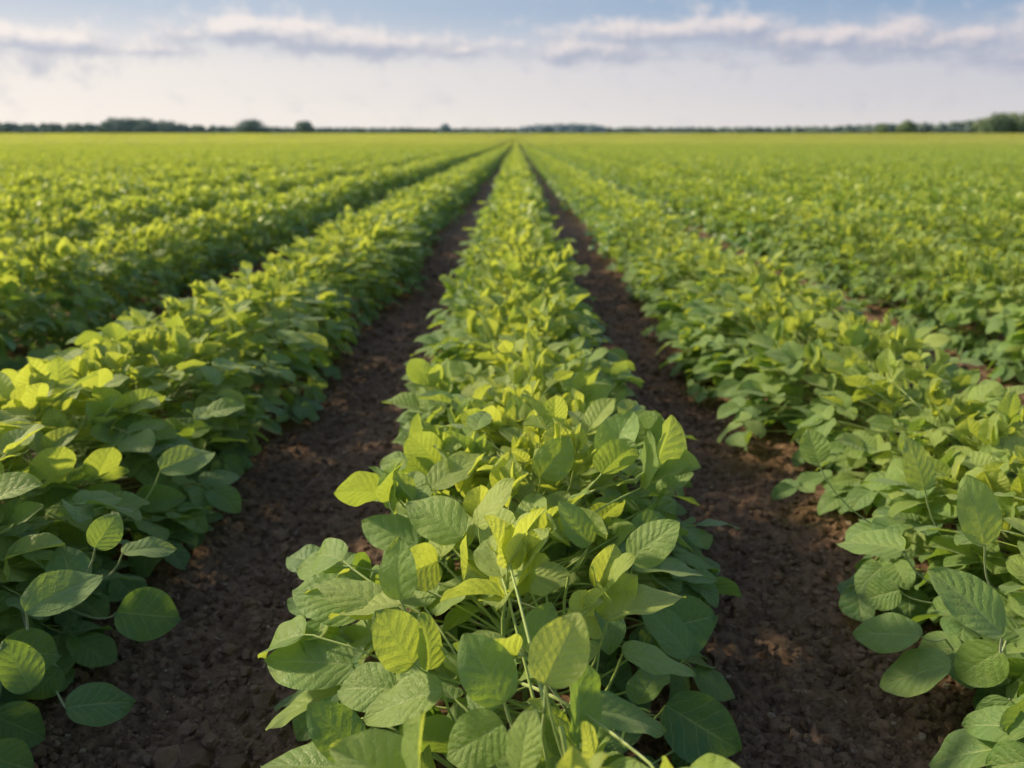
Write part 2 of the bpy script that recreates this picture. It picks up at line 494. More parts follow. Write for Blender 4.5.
# ------------------------------------------------------------------ where every plant of the near field stands
rng = np.random.default_rng(7)
NEAR_END = 14.0
near = []          # x, y, variant, rot, scale, row
for k in range(-16, 18):
    y = -0.35 + rng.uniform(0, PLANT_STEP)
    while y < NEAR_END:
        x = row_x(k) + rng.normal(0, 0.026) + 0.02 * math.sin(y * 0.9 + k * 1.7)
        flip = rng.integers(0, 2)
        rz = flip * math.pi + rng.normal(0, 0.35)
        sc = rng.uniform(0.90, 1.10) * (1 + 0.05 * math.sin(y * 2.3 + k * 2))
        if k == 0 and y < 0.345: y += PLANT_STEP; continue
        if abs(x) < 0.68 * max(y, 0) + 2.3:
            near.append((x, y, int(rng.integers(0, N_VAR)), rz, sc, k))
        y += PLANT_STEP * rng.uniform(0.75, 1.25) * (0.58 if abs(k) == 1 and y < 1.1 else 0.8 if k == 0 and y < 1.3 else 1.0)

scored = []
for i, (x, y, v, rz, sc, k) in enumerate(near):
    p = project(x, y, 0.17)
    if p is None: continue
    u, w, zc = p
    if -40 < u < 1064 and w < 1500 and y > 0.10:
        scored.append((zc, i))
scored.sort()
chosen = [i for _, i in scored[:300]]
chosen_set = set(chosen)

def thing(name, label, cat, loc, rz=0, sc=1, group=None):
    o = bpy.data.objects.new(name, None)
    o.empty_display_size = 0.05
    o.location = loc; o.rotation_euler = (0, 0, rz); o.scale = sc if isinstance(sc, tuple) else (sc, sc, sc)
    o['label'] = label; o['category'] = cat
    if group: o['group'] = group
    col.objects.link(o)
    return o

def child(name, me, parent):
    o = bpy.data.objects.new(name, me)
    o.parent = parent
    col.objects.link(o)
    return o

def wide(k):
    """the rows beside the central one have spread further over the furrows"""
    return {0: 1.0, -1: 1.10, 1: 1.05}.get(k, 0.90)

def tall(k):
    return {1: 0.88, -1: 0.92, 0: 1.0}.get(k, 1.04)

def ridge(x):
    """soil height across the rows, furrows lowest"""
    x = np.asarray(x, float)
    s = np.where(x < 0, S_LEFT, S_RIGHT)
    return 0.016 * np.cos(2 * np.pi * x / s)

row_words = {0: 'central', -1: 'first row left of the central', 1: 'first row right of the central'}
def row_label(k):
    if k == 0: return 'green leafy soybean plant standing in the dense central row'
    n = {1: 'first', 2: 'second', 3: 'third', 4: 'fourth', 5: 'fifth', 6: 'sixth', 7: 'seventh'}.get(abs(k), 'far')
    return f"green leafy soybean plant standing in the {n} row {'left' if k < 0 else 'right'} of the central one"

# well visible leaves at the front of the three nearest rows: base and tip direction, width, height above soil, tone with backlit glow and shade put in
C_, S_ = math.cos(PITCH), math.sin(PITCH)
def ray(px, py):
    a_, b_ = (px - 516) / FPX, (384 - py) / FPX
    v = np.array([a_, C_ + b_ * S_, -S_ + b_ * C_])
    return v / np.linalg.norm(v)
SIGHT = [  # bx, by, tx, ty, width, z, tone, row, upright
 (545,684,580,613,60,.25,.92,0,1),(505,702,463,634,58,.215,.34,0,1),(530,655,552,602,42,.20,.42,0,1),
 (353,665,263,660,60,.15,.30,0,0),(362,614,291,587,50,.17,.34,0,0),(388,612,316,578,40,.19,.80,0,0),(402,603,328,615,17,.205,1.0,0,0),
 (400,600,398,537,42,.215,.52,0,1),(463,537,407,498,46,.225,.66,0,0),(478,527,512,476,28,.24,1.0,0,1),(418,545,361,520,40,.18,.42,0,0),
 (540,478,570,437,38,.235,.50,0,1),(630,560,679,521,42,.20,.42,0,1),(632,568,706,573,20,.17,.38,0,0),(607,620,686,592,28,.21,.95,0,0),
 (650,632,718,615,60,.13,.13,0,0),(622,652,697,674,32,.18,.45,0,0),(585,708,668,728,38,.17,.30,0,0),(665,705,742,752,66,.10,.06,0,0),
 (520,774,531,706,44,.22,.62,0,1),(503,722,446,758,62,.20,.48,0,0),(443,690,360,718,48,.18,.58,0,0),(360,752,308,704,50,.14,.30,0,1),
 (340,688,263,727,22,.12,.60,0,0),(350,768,260,764,50,.12,.34,0,0),(430,488,478,455,30,.23,.75,0,0),(590,545,560,500,34,.22,.4,0,1),
 (600,650,548,672,22,.20,.6,0,0),(690,655,640,600,40,.12,.2,0,1),
 (1003,634,930,568,60,.20,.36,1,1),(905,550,835,540,36,.16,.46,1,0),(922,636,851,632,42,.11,.36,1,0),(952,664,878,686,46,.10,.34,1,0),
 (1002,650,955,678,45,.14,.55,1,0),(818,463,808,428,38,.21,.60,1,1),(985,545,968,475,46,.20,.6,1,1),(925,490,908,436,34,.20,.6,1,1),
 (25,612,103,572,50,.19,.38,-1,0),(116,612,181,618,52,.12,.12,-1,0),(122,553,178,545,24,.17,.5,-1,0),(65,708,138,700,48,.08,.10,-1,0),
 (-2,650,62,655,58,.14,.2,-1,0),(95,548,118,512,38,.19,.36,-1,1),(-8,715,46,738,44,.08,.10,-1,0),(-20,755,34,770,44,.10,.12,-1,0),(30,690,4,640,40,.13,.25,-1,1),(75,590,60,545,40,.15,.22,-1,0),(60,668,28,700,40,.08,.12,-1,0),(1030,728,960,724,44,.12,.25,1,0),(1008,748,925,762,46,.09,.18,1,0),(1040,760,985,768,44,.11,.3,1,0),(1010,700,985,740,40,.10,.22,1,0),(900,590,862,600,32,.09,.2,1,0),(1020,600,975,625,40,.12,.3,1,0),(160,470,215,450,34,.19,.5,-1,0)]
heroes = []
hr = np.random.default_rng(31)
for bx, by, tx, ty, wpx, z, tone, row, upright in SIGHT:
    z += 0.045 if z >= 0.16 else 0.015
    rb, rt = ray(bx, by), ray(tx, ty)
    P0 = CAM + rb * ((CAM_H - z) / -rb[2])
    w0 = P0 - CAM
    tc_ = w0.dot(rt); dperp = np.linalg.norm(w0 - rt * tc_)
    Lw = dperp * 1.10
    h_ = math.sqrt(max(0, Lw * Lw - dperp * dperp))
    P1 = CAM + rt * (tc_ + (-0.3 * h_ if upright else h_))
    Lw = float(np.linalg.norm(P1 - P0))
    Lpx = math.hypot(tx - bx, ty - by)
    ratio = wpx / Lpx
    W = Lw * min(0.80, max(0.62, ratio))
    cosv = min(1.0, ratio / 0.72)
    view = -(P0 + P1) / 2 + CAM; view /= np.linalg.norm(view)
    upv = np.array([0, 0, 1.0]) - view * view[2]; upv /= np.linalg.norm(upv)
    ax_ = (P1 - P0) / Lw
    # turn the blade about its own midrib until its visible width is right
    nv_ = view - ax_ * view.dot(ax_); nv_ /= np.linalg.norm(nv_)
    th_ = math.acos(cosv)
    cand = [rot(ax_, th_, nv_), rot(ax_, -th_, nv_)]
    nn = max(cand, key=lambda q: q[2])
    lf = leaflet(hr, Lw, W, tone, HI[0], HI[1], fold=hr.uniform(0.08, 0.2), droop=hr.uniform(0.15, 0.45), twist=hr.uniform(-0.15, 0.15), cup=hr.uniform(-0.15, 0.1))
    heroes.append((P0, P1, lf.moved(frame(P1 - P0, nn), P0), row, tone, (bx + tx) / 2, (by + ty) / 2, wpx, float(np.linalg.norm((P0 + P1) / 2 - CAM))))
owner = {}
for h in heroes:
    best = min((i for i in chosen if near[i][5] == h[3]), key=lambda i: (near[i][1] - h[0][1] - 0.01) ** 2)
    owner.setdefault(best, []).append(h)

def hides_a_leaf(i, piece_centre):
    """a random leaflet that would stand between the camera and one of the leaves above is left off"""
    x, y, v, rz, sc, k = near[i]
    c, s_ = math.cos(rz), math.sin(rz)
    q = piece_centre * sc * (wide(k), 1, tall(k))
    w = np.array([x + q[0] * c - q[1] * s_, y + q[0] * s_ + q[1] * c, q[2] + float(ridge(x)) - 0.004])
    p = project(*w)
    if p is None: return True
    d = np.linalg.norm(w - CAM)
    if d < 0.46: return True
    if k == 0 and p[1] > 540 and (p[0] > 728 or p[0] < 275): return True
    if k == 1 and p[1] > 560 and p[0] < 838: return True
    if p[1] > 690 and 130 < p[0] < 265: return True
    for h in heroes:
        if d < h[8] + 0.01 and math.hypot(p[0] - h[5], p[1] - h[6]) < (0.62 * h[7] + 20 if k == 0 else 0.5 * h[7] + 8): return True
    return False

for rank, i in enumerate(chosen):
    x, y, v, rz, sc, k = near[i]
    z = float(ridge(x)) - 0.004
    o = thing('soybean_plant', row_label(k), 'soybean plant', (x, y, z), rz, (sc * wide(k), sc, sc * tall(k)), 'soybean plants in the field rows')
    if y < MID_Y:
        st, ls = B_LEAFLETS[v]
        child('stem', st, o)
        for (sm, lm), (_, lvp) in zip(ls, variants[v][1]):
            keep = [q for q, pc in zip(lm, lvp) if not hides_a_leaf(i, pc.v.mean(0))]
            if len(keep) < 2 and k == 0 and y < 0.9 or not keep: continue
            if rank < 34:
                lf = child('leaf', sm, o)
                for q in keep: child('leaflet', q, lf)
            elif len(keep) == 3:
                child('leaf', B_LEAVES[v][1][ls.index((sm, lm))], o)
    else:
        st, fo = bank_for(y, B_FOLIAGE, B_FOLIAGE_MID, B_FOLIAGE_FINE)[v]
        child('stem', st, o); child('foliage', fo, o)
    c, s_ = math.cos(-rz), math.sin(-rz)
    Mi_ = np.array([[c, -s_, 0], [s_, c, 0], [0, 0, 1]]) / sc / np.array([[wide(k)], [1], [tall(k)]])
    for P0, P1, lf, row, tone, *_r in owner.get(i, ()):
        org = np.array([x, y, z])
        b0 = Mi_ @ (P0 - org); start = np.array([0, 0, b0[2] * 0.62])
        d_ = (Mi_ @ (P1 - P0)); d_ /= np.linalg.norm(d_)
        far_ = math.hypot(b0[0], b0[1]) > 0.10
        if far_: start[2] = b0[2] * 0.30
        mid_pt = np.array([b0[0] * 0.80, b0[1] * 0.80, b0[2] * (0.42 if far_ else 0.8)])
        cpt = tube(bezier(start, mid_pt, b0 + d_ * 0.001, 12), np.linspace(0.0017, 0.0011, 12), 6, 0.6)
        so_ = child('leaf', to_mesh('leaf_stalk', cpt), o)
        child('leaflet', to_mesh('leaflet', lf.moved(Mi_, -(Mi_ @ org))), so_)

# ------------------------------------------------------------------ the rest of the crop: one stuff object
tmpl = bpy.data.collections.new('crop_templates')
templates = []
def add_template(p_or_mesh):
    me = p_or_mesh if isinstance(p_or_mesh, bpy.types.Mesh) else far_version(to_mesh('crop_clump', p_or_mesh))
    o = bpy.data.objects.new('crop_clump_%03d' % len(templates), me)
    tmpl.objects.link(o); templates.append(o)
    return len(templates) - 1

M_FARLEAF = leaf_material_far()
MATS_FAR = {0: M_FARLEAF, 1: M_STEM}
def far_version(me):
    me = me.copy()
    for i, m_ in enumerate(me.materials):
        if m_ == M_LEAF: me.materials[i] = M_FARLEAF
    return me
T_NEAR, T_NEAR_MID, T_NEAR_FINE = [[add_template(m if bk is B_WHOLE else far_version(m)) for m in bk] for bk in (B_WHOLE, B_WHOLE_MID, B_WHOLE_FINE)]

def row_chunk(seed, length, res, step, scale=1.0):
    r = np.random.default_rng(seed); ps = []
    y = 0
    while y < length:
        st, lv = grow_plant(int(r.integers(0, 1e6)), res, 1.0, 0.68, 34 if step < 0.08 else 26)
        a = r.uniform(-0.3, 0.3) + math.pi * r.integers(0, 2)
        Mz = np.array([[math.cos(a), -math.sin(a), 0], [math.sin(a), math.cos(a), 0], [0, 0, 1]]) * r.uniform(0.92, 1.12)
        ps += [q.moved(Mz, (r.normal(0, 0.02), y - length / 2, 0)) for pet, lvs in lv for q in lvs]
        y += step * r.uniform(0.8, 1.2)
    return join(ps)
T_MID = [add_template(row_chunk(500 + i, 0.96, LOW, PLANT_STEP)) for i in range(8)]
T_FAR = [add_template(row_chunk(600 + i, 2.0, MINI, 0.085)) for i in range(6)]

def canopy_quads(seed, n, lx, ly, size, rows):
    """far crop: leaf clusters spread over a domed row profile"""
    r = np.random.default_rng(seed)
    ps = []
    X = r.uniform(-0.5, 0.5, n) * lx; Y = r.uniform(-0.5, 0.5, n) * ly
    if rows: off = ((X + 0.38) % 0.76) - 0.38
    else: off = X
    keep = np.abs(off) < 0.335
    X, Y, off = X[keep], Y[keep], off[keep]
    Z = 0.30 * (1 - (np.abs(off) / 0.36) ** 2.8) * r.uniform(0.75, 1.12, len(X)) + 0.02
    V = []
    for x, y, z in zip(X, Y, Z):
        d = r.normal(0, 1, 3) * (1, 1, 0.35); nrm = np.array([0, 0, 1.0]) + SUNV * 0.5 + r.normal(0, 0.5, 3)
        Fm = frame(d, nrm) * size * r.uniform(0.7, 1.3)
        q = np.array([[0.6, 0, 0], [0, 0.36, 0.03], [-0.6, 0, 0], [0, -0.36, 0.03]]) @ Fm.T + (x, y, z)
        V.append(q)
    m = len(V)
    V = np.concatenate(V); F = np.arange(4 * m).reshape(-1, 4)
    uv = np.tile(np.array([[1, .5], [.5, 1], [0, .5], [.5, 0]]), (m, 1))
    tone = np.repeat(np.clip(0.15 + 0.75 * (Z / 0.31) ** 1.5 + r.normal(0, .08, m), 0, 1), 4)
    return Piece(V, F, uv, tone, np.repeat(r.uniform(0, 1, m), 4), 0)
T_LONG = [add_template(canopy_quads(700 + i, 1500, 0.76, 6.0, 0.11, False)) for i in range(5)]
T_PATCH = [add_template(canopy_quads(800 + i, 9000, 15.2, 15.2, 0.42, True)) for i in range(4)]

pts, idx, rotz, scl = [], [], [], []
def put(x, y, z, t, a, s, w=1.0, h=1.0):
    pts.append((x, y, z)); idx.append(t); rotz.append(a); scl.append((s * w, s, s * h))
for i, (x, y, v, rz, sc, k) in enumerate(near):
    if i not in chosen_set and not (k == 0 and y < 0.7): put(x, y, float(ridge(x)) - 0.004, bank_for(y, T_NEAR, T_NEAR_MID, T_NEAR_FINE)[v], rz, sc, wide(k), tall(k))
FIELD_END = 620.0
def band(y0, y1, length, bank, spread=0.68, margin=7.0):
    y = y0
    kmax = int((y1 * spread + margin) / S_RIGHT) + 1
    for k in range(-kmax, kmax + 1):
        x = row_x(k)
        ys = max(y0, (abs(x) - margin) / spread)
        j0 = int((ys - y0) / length)
        for j in range(j0, int((y1 - y0) / length)):
            put(x + rng.normal(0, 0.012), y0 + (j + 0.5) * length, 0.012 + float(rise(y0 + (j + 0.5) * length)), bank[int(rng.integers(0, len(bank)))],
                math.pi * int(rng.integers(0, 2)), rng.uniform(0.98, 1.08), wide(k), tall(k))
band(NEAR_END, 38.0, 0.96, T_MID)
band(38.0 - 0.32, 80.0, 2.0, T_FAR)
band(79.7, 230.0, 6.0, T_LONG)
y = 237.0
while y < FIELD_END:
    w = y * 0.70 + 10
    n = int(w / 15.2) + 1
    for j in range(-n, n + 1):
        put(j * 15.2, y, float(rise(y)), T_PATCH[int(rng.integers(0, 4))], math.pi * int(rng.integers(0, 2)), 1.0)
    y += 15.2
pts = np.array(pts)
me = bpy.data.meshes.new('soybean_crop')
me.vertices.add(len(pts)); me.vertices.foreach_set('co', pts.astype(np.float32).ravel())
for nm, arr, ty in (('pick', idx, 'INT'), ('turn', rotz, 'FLOAT'), ('size', scl, 'FLOAT_VECTOR')):
    a = me.attributes.new(nm, ty, 'POINT')
    a.data.foreach_set('vector' if ty == 'FLOAT_VECTOR' else 'value', np.array(arr, dtype=np.int32 if ty == 'INT' else np.float32).ravel())
me.update()
crop = bpy.data.objects.new('soybean_crop', me)
crop['kind'] = 'stuff'; crop['label'] = 'endless mass of soybean plants filling the field towards the horizon'; crop['category'] = 'crop'
col.objects.link(crop)
ng = bpy.data.node_groups.new('crop_scatter', 'GeometryNodeTree')
ng.interface.new_socket('Geometry', in_out='INPUT', socket_type='NodeSocketGeometry')
ng.interface.new_socket('Geometry', in_out='OUTPUT', socket_type='NodeSocketGeometry')
gi = ng.nodes.new('NodeGroupInput'); go = ng.nodes.new('NodeGroupOutput')
ci = ng.nodes.new('GeometryNodeCollectionInfo'); ci.inputs['Collection'].default_value = tmpl
ci.inputs['Separate Children'].default_value = True; ci.inputs['Reset Children'].default_value = True
ip = ng.nodes.new('GeometryNodeInstanceOnPoints'); ip.inputs['Pick Instance'].default_value = True
def named(nm, ty):
    n = ng.nodes.new('GeometryNodeInputNamedAttribute'); n.data_type = ty; n.inputs['Name'].default_value = nm
    return n.outputs['Attribute']
ax = ng.nodes.new('FunctionNodeAxisAngleToRotation'); ax.inputs['Axis'].default_value = (0, 0, 1)
L = ng.links.new
L(gi.outputs[0], ip.inputs['Points']); L(ci.outputs[0], ip.inputs['Instance'])
L(named('pick', 'INT'), ip.inputs['Instance Index'])
L(named('turn', 'FLOAT'), ax.inputs['Angle']); L(ax.outputs[0], ip.inputs['Rotation'])
L(named('size', 'FLOAT_VECTOR'), ip.inputs['Scale'])
L(ip.outputs[0], go.inputs[0])
mod = crop.modifiers.new('scatter', 'NODES'); mod.node_group = ng
print('crop points', len(pts), 'chosen depth', scored[299][0] if len(scored) > 299 else None)

# ------------------------------------------------------------------ ground
class Lattice:
    def __init__(self, seed, n=256):
        self.g = np.random.default_rng(seed).random((n, n)); self.n = n
    def __call__(self, x, y):
        xi, yi = np.floor(x).astype(int), np.floor(y).astype(int)
        fx, fy = x - xi, y - yi
        fx = fx * fx * (3 - 2 * fx); fy = fy * fy * (3 - 2 * fy)
        n = self.n; g = self.g
        a = g[xi % n, yi % n]; b_ = g[(xi + 1) % n, yi % n]; c = g[xi % n, (yi + 1) % n]; d = g[(xi + 1) % n, (yi + 1) % n]
        return (a * (1 - fx) + b_ * fx) * (1 - fy) + (c * (1 - fx) + d * fx) * fy
lat = [Lattice(i) for i in range(8)]
def bumpfield(x, y):
    h = np.zeros_like(x)
    wx = x + 0.012 * (lat[6](x * 40, y * 40) - 0.5); wy = y + 0.012 * (lat[7](x * 40, y * 40) - 0.5)
    for i, (f, a) in enumerate(((2.2, 0.014), (9, 0.010), (26, 0.010), (60, 0.013), (130, 0.008))):
        n = lat[i](wx * f + 17 * i, wy * f + 5 * i)
        if i >= 2: n = 1 - np.abs(2 * n - 1) ** 0.8 * 1.0 if i == 3 else n ** 1.5
        h += a * (n - 0.5)
    return h
def soil_height(x, y):
    fade = np.clip(1.3 - np.maximum(y, 0) / 25.0, 0, 1)
    return rise(y) + ridge(x) * np.clip(3 - np.maximum(y, 0) / 20, 0, 1) + bumpfield(x, y) * fade
ys = np.concatenate([np.linspace(-6, 0.25, 30), 0.25 + 1.0 * (np.exp(np.linspace(0, 1, 1000)[1:] * math.log(13)) - 1) / 1.0 * 0.5,
                     6.25 * np.exp(np.linspace(0, 1, 160)[1:] * math.log(4000 / 6.25))])
us = np.linspace(-1.35, 1.35, 860)
Yg, Ug = np.meshgrid(ys, us, indexing='ij')
Xg = Ug * (np.maximum(Yg, 0) + 1.0)
Zg = soil_height(Xg, Yg)
gp = Piece(np.stack([Xg, Yg, Zg], -1).reshape(-1, 3), grid_faces(len(ys) - 1, len(us) - 1)[:, ::-1], np.stack([Ug, Yg], -1).reshape(-1, 2), 0.0, 0.0, 2)
ground = bpy.data.objects.new('ground', to_mesh('ground', gp))
ground['kind'] = 'structure'; ground['label'] = 'dark brown crumbly soil between the crop rows'
col.objects.link(ground)

# loose clods and crumbs of soil: nobody could count them
def blob(r, s):
    t = (1 + 5 ** 0.5) / 2
    base = np.array([(-1, -1, -1), (1, -1, -1), (1, 1, -1), (-1, 1, -1), (-1, -1, 1), (1, -1, 1), (1, 1, 1), (-1, 1, 1)], float)
    f = np.array([(0, 3, 2, 1), (4, 5, 6, 7), (0, 1, 5, 4), (1, 2, 6, 5), (2, 3, 7, 6), (3, 0, 4, 7)])
    return base, f
def subdiv_cube(n):
    # cube faces as n x n grids pushed to a sphere
    V, F = [], []
    for ax_ in range(3):
        for sg in (-1, 1):
            g = np.linspace(-1, 1, n + 1)
            A, B = np.meshgrid(g, g, indexing='ij')
            P = np.zeros((n + 1, n + 1, 3)); P[..., ax_] = sg; P[..., (ax_ + 1) % 3] = A; P[..., (ax_ + 2) % 3] = B * sg
            F.append(grid_faces(n, n) + len(V) * (n + 1) ** 2); V.append(P.reshape(-1, 3))
    V = np.concatenate(V); F = np.concatenate(F)
    return V / np.linalg.norm(V, axis=1)[:, None], F
SV, SF = subdiv_cube(2)
key = np.round(SV, 4)
_, first, inv = np.unique(key, axis=0, return_index=True, return_inverse=True)
SVu = SV[first]; SFu = inv.reshape(-1)[SF]
rc = np.random.default_rng(55)
shapes = []
for i in range(24):
    ph = rc.uniform(0, 6.28, 9)
    d = 1 + 0.22 * np.sin(SVu[:, 0] * 3.1 + ph[0]) * np.sin(SVu[:, 1] * 3.7 + ph[1]) + 0.2 * np.sin(SVu[:, 2] * 4.3 + ph[2] + SVu[:, 0] * 3) + 0.12 * rc.normal(0, 1, len(SVu))
    shapes.append(SVu * d[:, None] * rc.uniform(0.7, 1.15, 3))
n_clods = 95000
yy = 0.38 + 5.0 * rc.random(n_clods) ** 2.0
xx = rc.uniform(-1.1, 1.1, n_clods) * (0.68 * yy + 0.32)
s_ = np.where(xx < 0, S_LEFT, S_RIGHT)
off_row = np.abs(((xx / s_ + 0.5) % 1) - 0.5) * s_
keep = (off_row > 0.17) | (rc.random(n_clods) < 0.25)
xx, yy = xx[keep], yy[keep]; m = len(xx)
rr = 0.0013 + 0.0085 * rc.random(m) ** 4.5
rr = np.where(yy > 1.8, rr * 1.35, rr)
big = rc.random(m) < 0.007
rr = np.where(big, rc.uniform(0.008, 0.019, m), rr)
clr = rc.random(m); clr = np.where(rr > 0.006, clr * 0.9, clr)
an = rc.uniform(0, 6.28, m)
SH = np.array(shapes)[rc.integers(0, 24, m)] * rr[:, None, None]
ca, sa = np.cos(an)[:, None], np.sin(an)[:, None]
SH = np.stack([SH[..., 0] * ca - SH[..., 1] * sa, SH[..., 0] * sa + SH[..., 1] * ca, SH[..., 2] * 0.8], -1)
SH += np.stack([xx, yy, soil_height(xx, yy) + rr * 0.2], -1)[:, None, :]
nvb = len(SVu)
CFa = (SFu[None] + (np.arange(m) * nvb)[:, None, None]).reshape(-1, 4)
cp = Piece(SH.reshape(-1, 3), CFa, np.zeros((m * nvb, 2)), 0.0, np.repeat(clr, nvb), 3)
clods = bpy.data.objects.new('soil_clods', to_mesh('soil_clods', cp, smooth=False))
clods['kind'] = 'stuff'; clods['label'] = 'loose brown clods and crumbs of soil in the furrows'; clods['category'] = 'soil'
col.objects.link(clods)

# a little dry litter on the soil
MATS.append(None)
def litter_mat():
    m, nt, out = new_mat('dry_litter'); b = NB(nt)
    rnd = b.attr('rnd').outputs['Fac']
    pr = b.node('ShaderNodeBsdfPrincipled'); b.put(pr.inputs['Base Color'], b.mix(rnd, rgb(0.14, 0.09, 0.05), rgb(0.42, 0.34, 0.22)))
    pr.inputs['Roughness'].default_value = 0.8
    nt.links.new(pr.outputs[0], out.inputs[0]); return m
LITTER = litter_mat()
MATS[4] = LITTER
rl = np.random.default_rng(91); ps = []
for j in range(520):
    yy_ = 0.4 + 3.6 * rl.random() ** 1.5; kk = int(rl.integers(-2, 2))
    xx_ = (row_x(kk) + row_x(kk + 1)) / 2 + rl.normal(0, 0.09)
    L_ = rl.uniform(0.004, 0.022); w_ = rl.uniform(0.0005, 0.0013) if rl.random() < 0.7 else L_ * 0.3
    if w_ > 0.002: L_ *= 0.6; w_ *= 0.6
    a = rl.uniform(0, 6.28); n_ = 4
    t_ = np.linspace(-0.5, 0.5, n_ + 1); bend_ = rl.normal(0, 0.25)
    px_ = np.stack([np.cos(a + bend_ * t_) * t_ * L_, np.sin(a + bend_ * t_) * t_ * L_], 1)
    nx_ = np.array([-math.sin(a), math.cos(a)]) * w_
    taper = (1 - (2 * t_) ** 4)[:, None] * 0.85 + 0.15
    A_ = px_ + nx_ * taper + (xx_, yy_); B_ = px_ - nx_ * taper + (xx_, yy_)
    P_ = np.stack([A_, B_], 1).reshape(-1, 2)
    z_ = float(soil_height(np.array([xx_]), np.array([yy_]))[0]) + 0.0035 + rl.uniform(-0.2, 0.2) * np.repeat(t_, 2) * L_ + np.tile([0, 0.15 * w_], n_ + 1)
    ps.append(Piece(np.column_stack([P_, z_]), grid_faces(n_, 1), np.zeros((2 * n_ + 2, 2)), 0.0, float(rl.random()), 4))
litter = bpy.data.objects.new('dry_litter', to_mesh('dry_litter', join(ps), smooth=False))
litter['kind'] = 'stuff'; litter['label'] = 'bits of dry straw and leaf crumbs scattered over the soil'; litter['category'] = 'litter'
col.objects.link(litter)

# ------------------------------------------------------------------ far edge of the field: woods, single trees, pale strip
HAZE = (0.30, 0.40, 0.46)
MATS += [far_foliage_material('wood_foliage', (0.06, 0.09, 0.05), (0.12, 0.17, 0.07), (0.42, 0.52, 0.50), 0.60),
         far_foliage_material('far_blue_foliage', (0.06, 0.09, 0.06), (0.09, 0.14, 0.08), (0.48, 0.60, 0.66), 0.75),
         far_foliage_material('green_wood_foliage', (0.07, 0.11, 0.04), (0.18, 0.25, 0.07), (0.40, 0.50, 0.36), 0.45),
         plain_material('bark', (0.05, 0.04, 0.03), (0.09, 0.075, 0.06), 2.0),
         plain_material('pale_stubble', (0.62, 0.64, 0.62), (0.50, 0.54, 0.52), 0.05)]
I_WOOD, I_BLUE, I_GREEN, I_BARK, I_PALE = 5, 6, 7, 8, 9
TREE_Y = 690.0
PXM = TREE_Y / FPX / math.cos(PITCH) * 0 + TREE_Y * math.cos(PITCH) / FPX * 1.0     # metres per picture pixel at that distance
def wx_(px): return (px - 516) * PXM
GROUND_Z = 5.8
def wz_(py): return CAM_H + (141.0 - py) * PXM / math.cos(PITCH) ** 2

def leafmass(r, centres, radii, n, size, mat):
    """leaf clumps inside overlapping lobes"""
    V, rn = [], []
    vol = np.array([a[0] * a[1] * a[2] for a in radii]); pr = vol ** 0.7 / (vol ** 0.7).sum()
    pick = r.choice(len(centres), n, p=pr)
    d = r.normal(0, 1, (n, 3)); d /= np.linalg.norm(d, axis=1)[:, None]
    rad = r.uniform(0.55, 1.05, n)[:, None]
    P = np.array(centres)[pick] + d * rad * np.array(radii)[pick]
    for p, dd in zip(P, d):
        Fm = frame(r.normal(0, 1, 3), dd + r.normal(0, 0.5, 3)) * size * r.uniform(0.6, 1.4)
        V.append(np.array([[0.6, 0, 0], [0, 0.5, 0.1], [-0.6, 0, 0], [0, -0.5, 0.1]]) @ Fm.T + p)
    V = np.concatenate(V); 
    m = len(P)
    return Piece(V, np.arange(4 * m).reshape(-1, 4), np.zeros((4 * m, 2)), 0.0, np.repeat(r.random(m), 4), mat)

def wood(name, label, profile, mat, depth=14, yoff=0, dens=9.0, size=0.9, seed=1):
    """a mass of trees following a skyline profile [(px, top py), ...]"""
    r = np.random.default_rng(seed)
    px0, px1 = profile[0][0], profile[-1][0]
    cs, rs = [], []
    x = wx_(px0)
    pxs = [wx_(p[0]) for p in profile]; tops = [wz_(p[1]) for p in profile]
    while x < wx_(px1):
        top = (float(np.interp(x, pxs, tops)) - GROUND_Z + 0.5) * r.uniform(0.90, 1.10)
        w = max(1.6, top * r.uniform(0.35, 0.55))
        cs.append((x, TREE_Y + yoff + r.uniform(0, depth), top * 0.52)); rs.append((w, w, top * 0.50))
        cs.append((x + r.uniform(-1, 1) * w, TREE_Y + yoff + r.uniform(-2, 3), top * 0.28)); rs.append((w * 1.1, w, top * 0.32))
        x += w * 0.8
    cs = [(a_, b_, c_ + GROUND_Z) for a_, b_, c_ in cs]
    p = leafmass(r, cs, rs, int(dens * (wx_(px1) - wx_(px0))), size, mat)
    # solid dark interior
    o = bpy.data.objects.new(name, to_mesh(name, p, smooth=False))
    o['kind'] = 'stuff'; o['label'] = label; o['category'] = 'woodland'
    col.objects.link(o)

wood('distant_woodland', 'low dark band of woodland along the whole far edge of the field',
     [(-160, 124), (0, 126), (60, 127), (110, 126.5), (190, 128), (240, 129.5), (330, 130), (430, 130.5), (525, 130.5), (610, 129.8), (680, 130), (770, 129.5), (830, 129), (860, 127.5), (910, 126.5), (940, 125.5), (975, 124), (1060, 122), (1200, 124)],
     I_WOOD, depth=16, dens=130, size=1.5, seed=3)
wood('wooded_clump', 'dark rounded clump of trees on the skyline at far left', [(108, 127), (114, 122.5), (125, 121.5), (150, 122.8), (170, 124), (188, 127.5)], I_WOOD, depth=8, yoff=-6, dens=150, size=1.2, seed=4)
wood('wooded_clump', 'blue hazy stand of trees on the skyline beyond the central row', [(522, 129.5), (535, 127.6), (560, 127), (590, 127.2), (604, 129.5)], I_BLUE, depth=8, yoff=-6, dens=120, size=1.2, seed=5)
wood('wooded_clump', 'tall green stand of trees on the skyline at far right', [(972, 126), (978, 120), (990, 117.5), (1010, 117), (1040, 116.5), (1080, 118), (1150, 122)], I_GREEN, depth=10, yoff=-6, dens=170, size=1.3, seed=6)

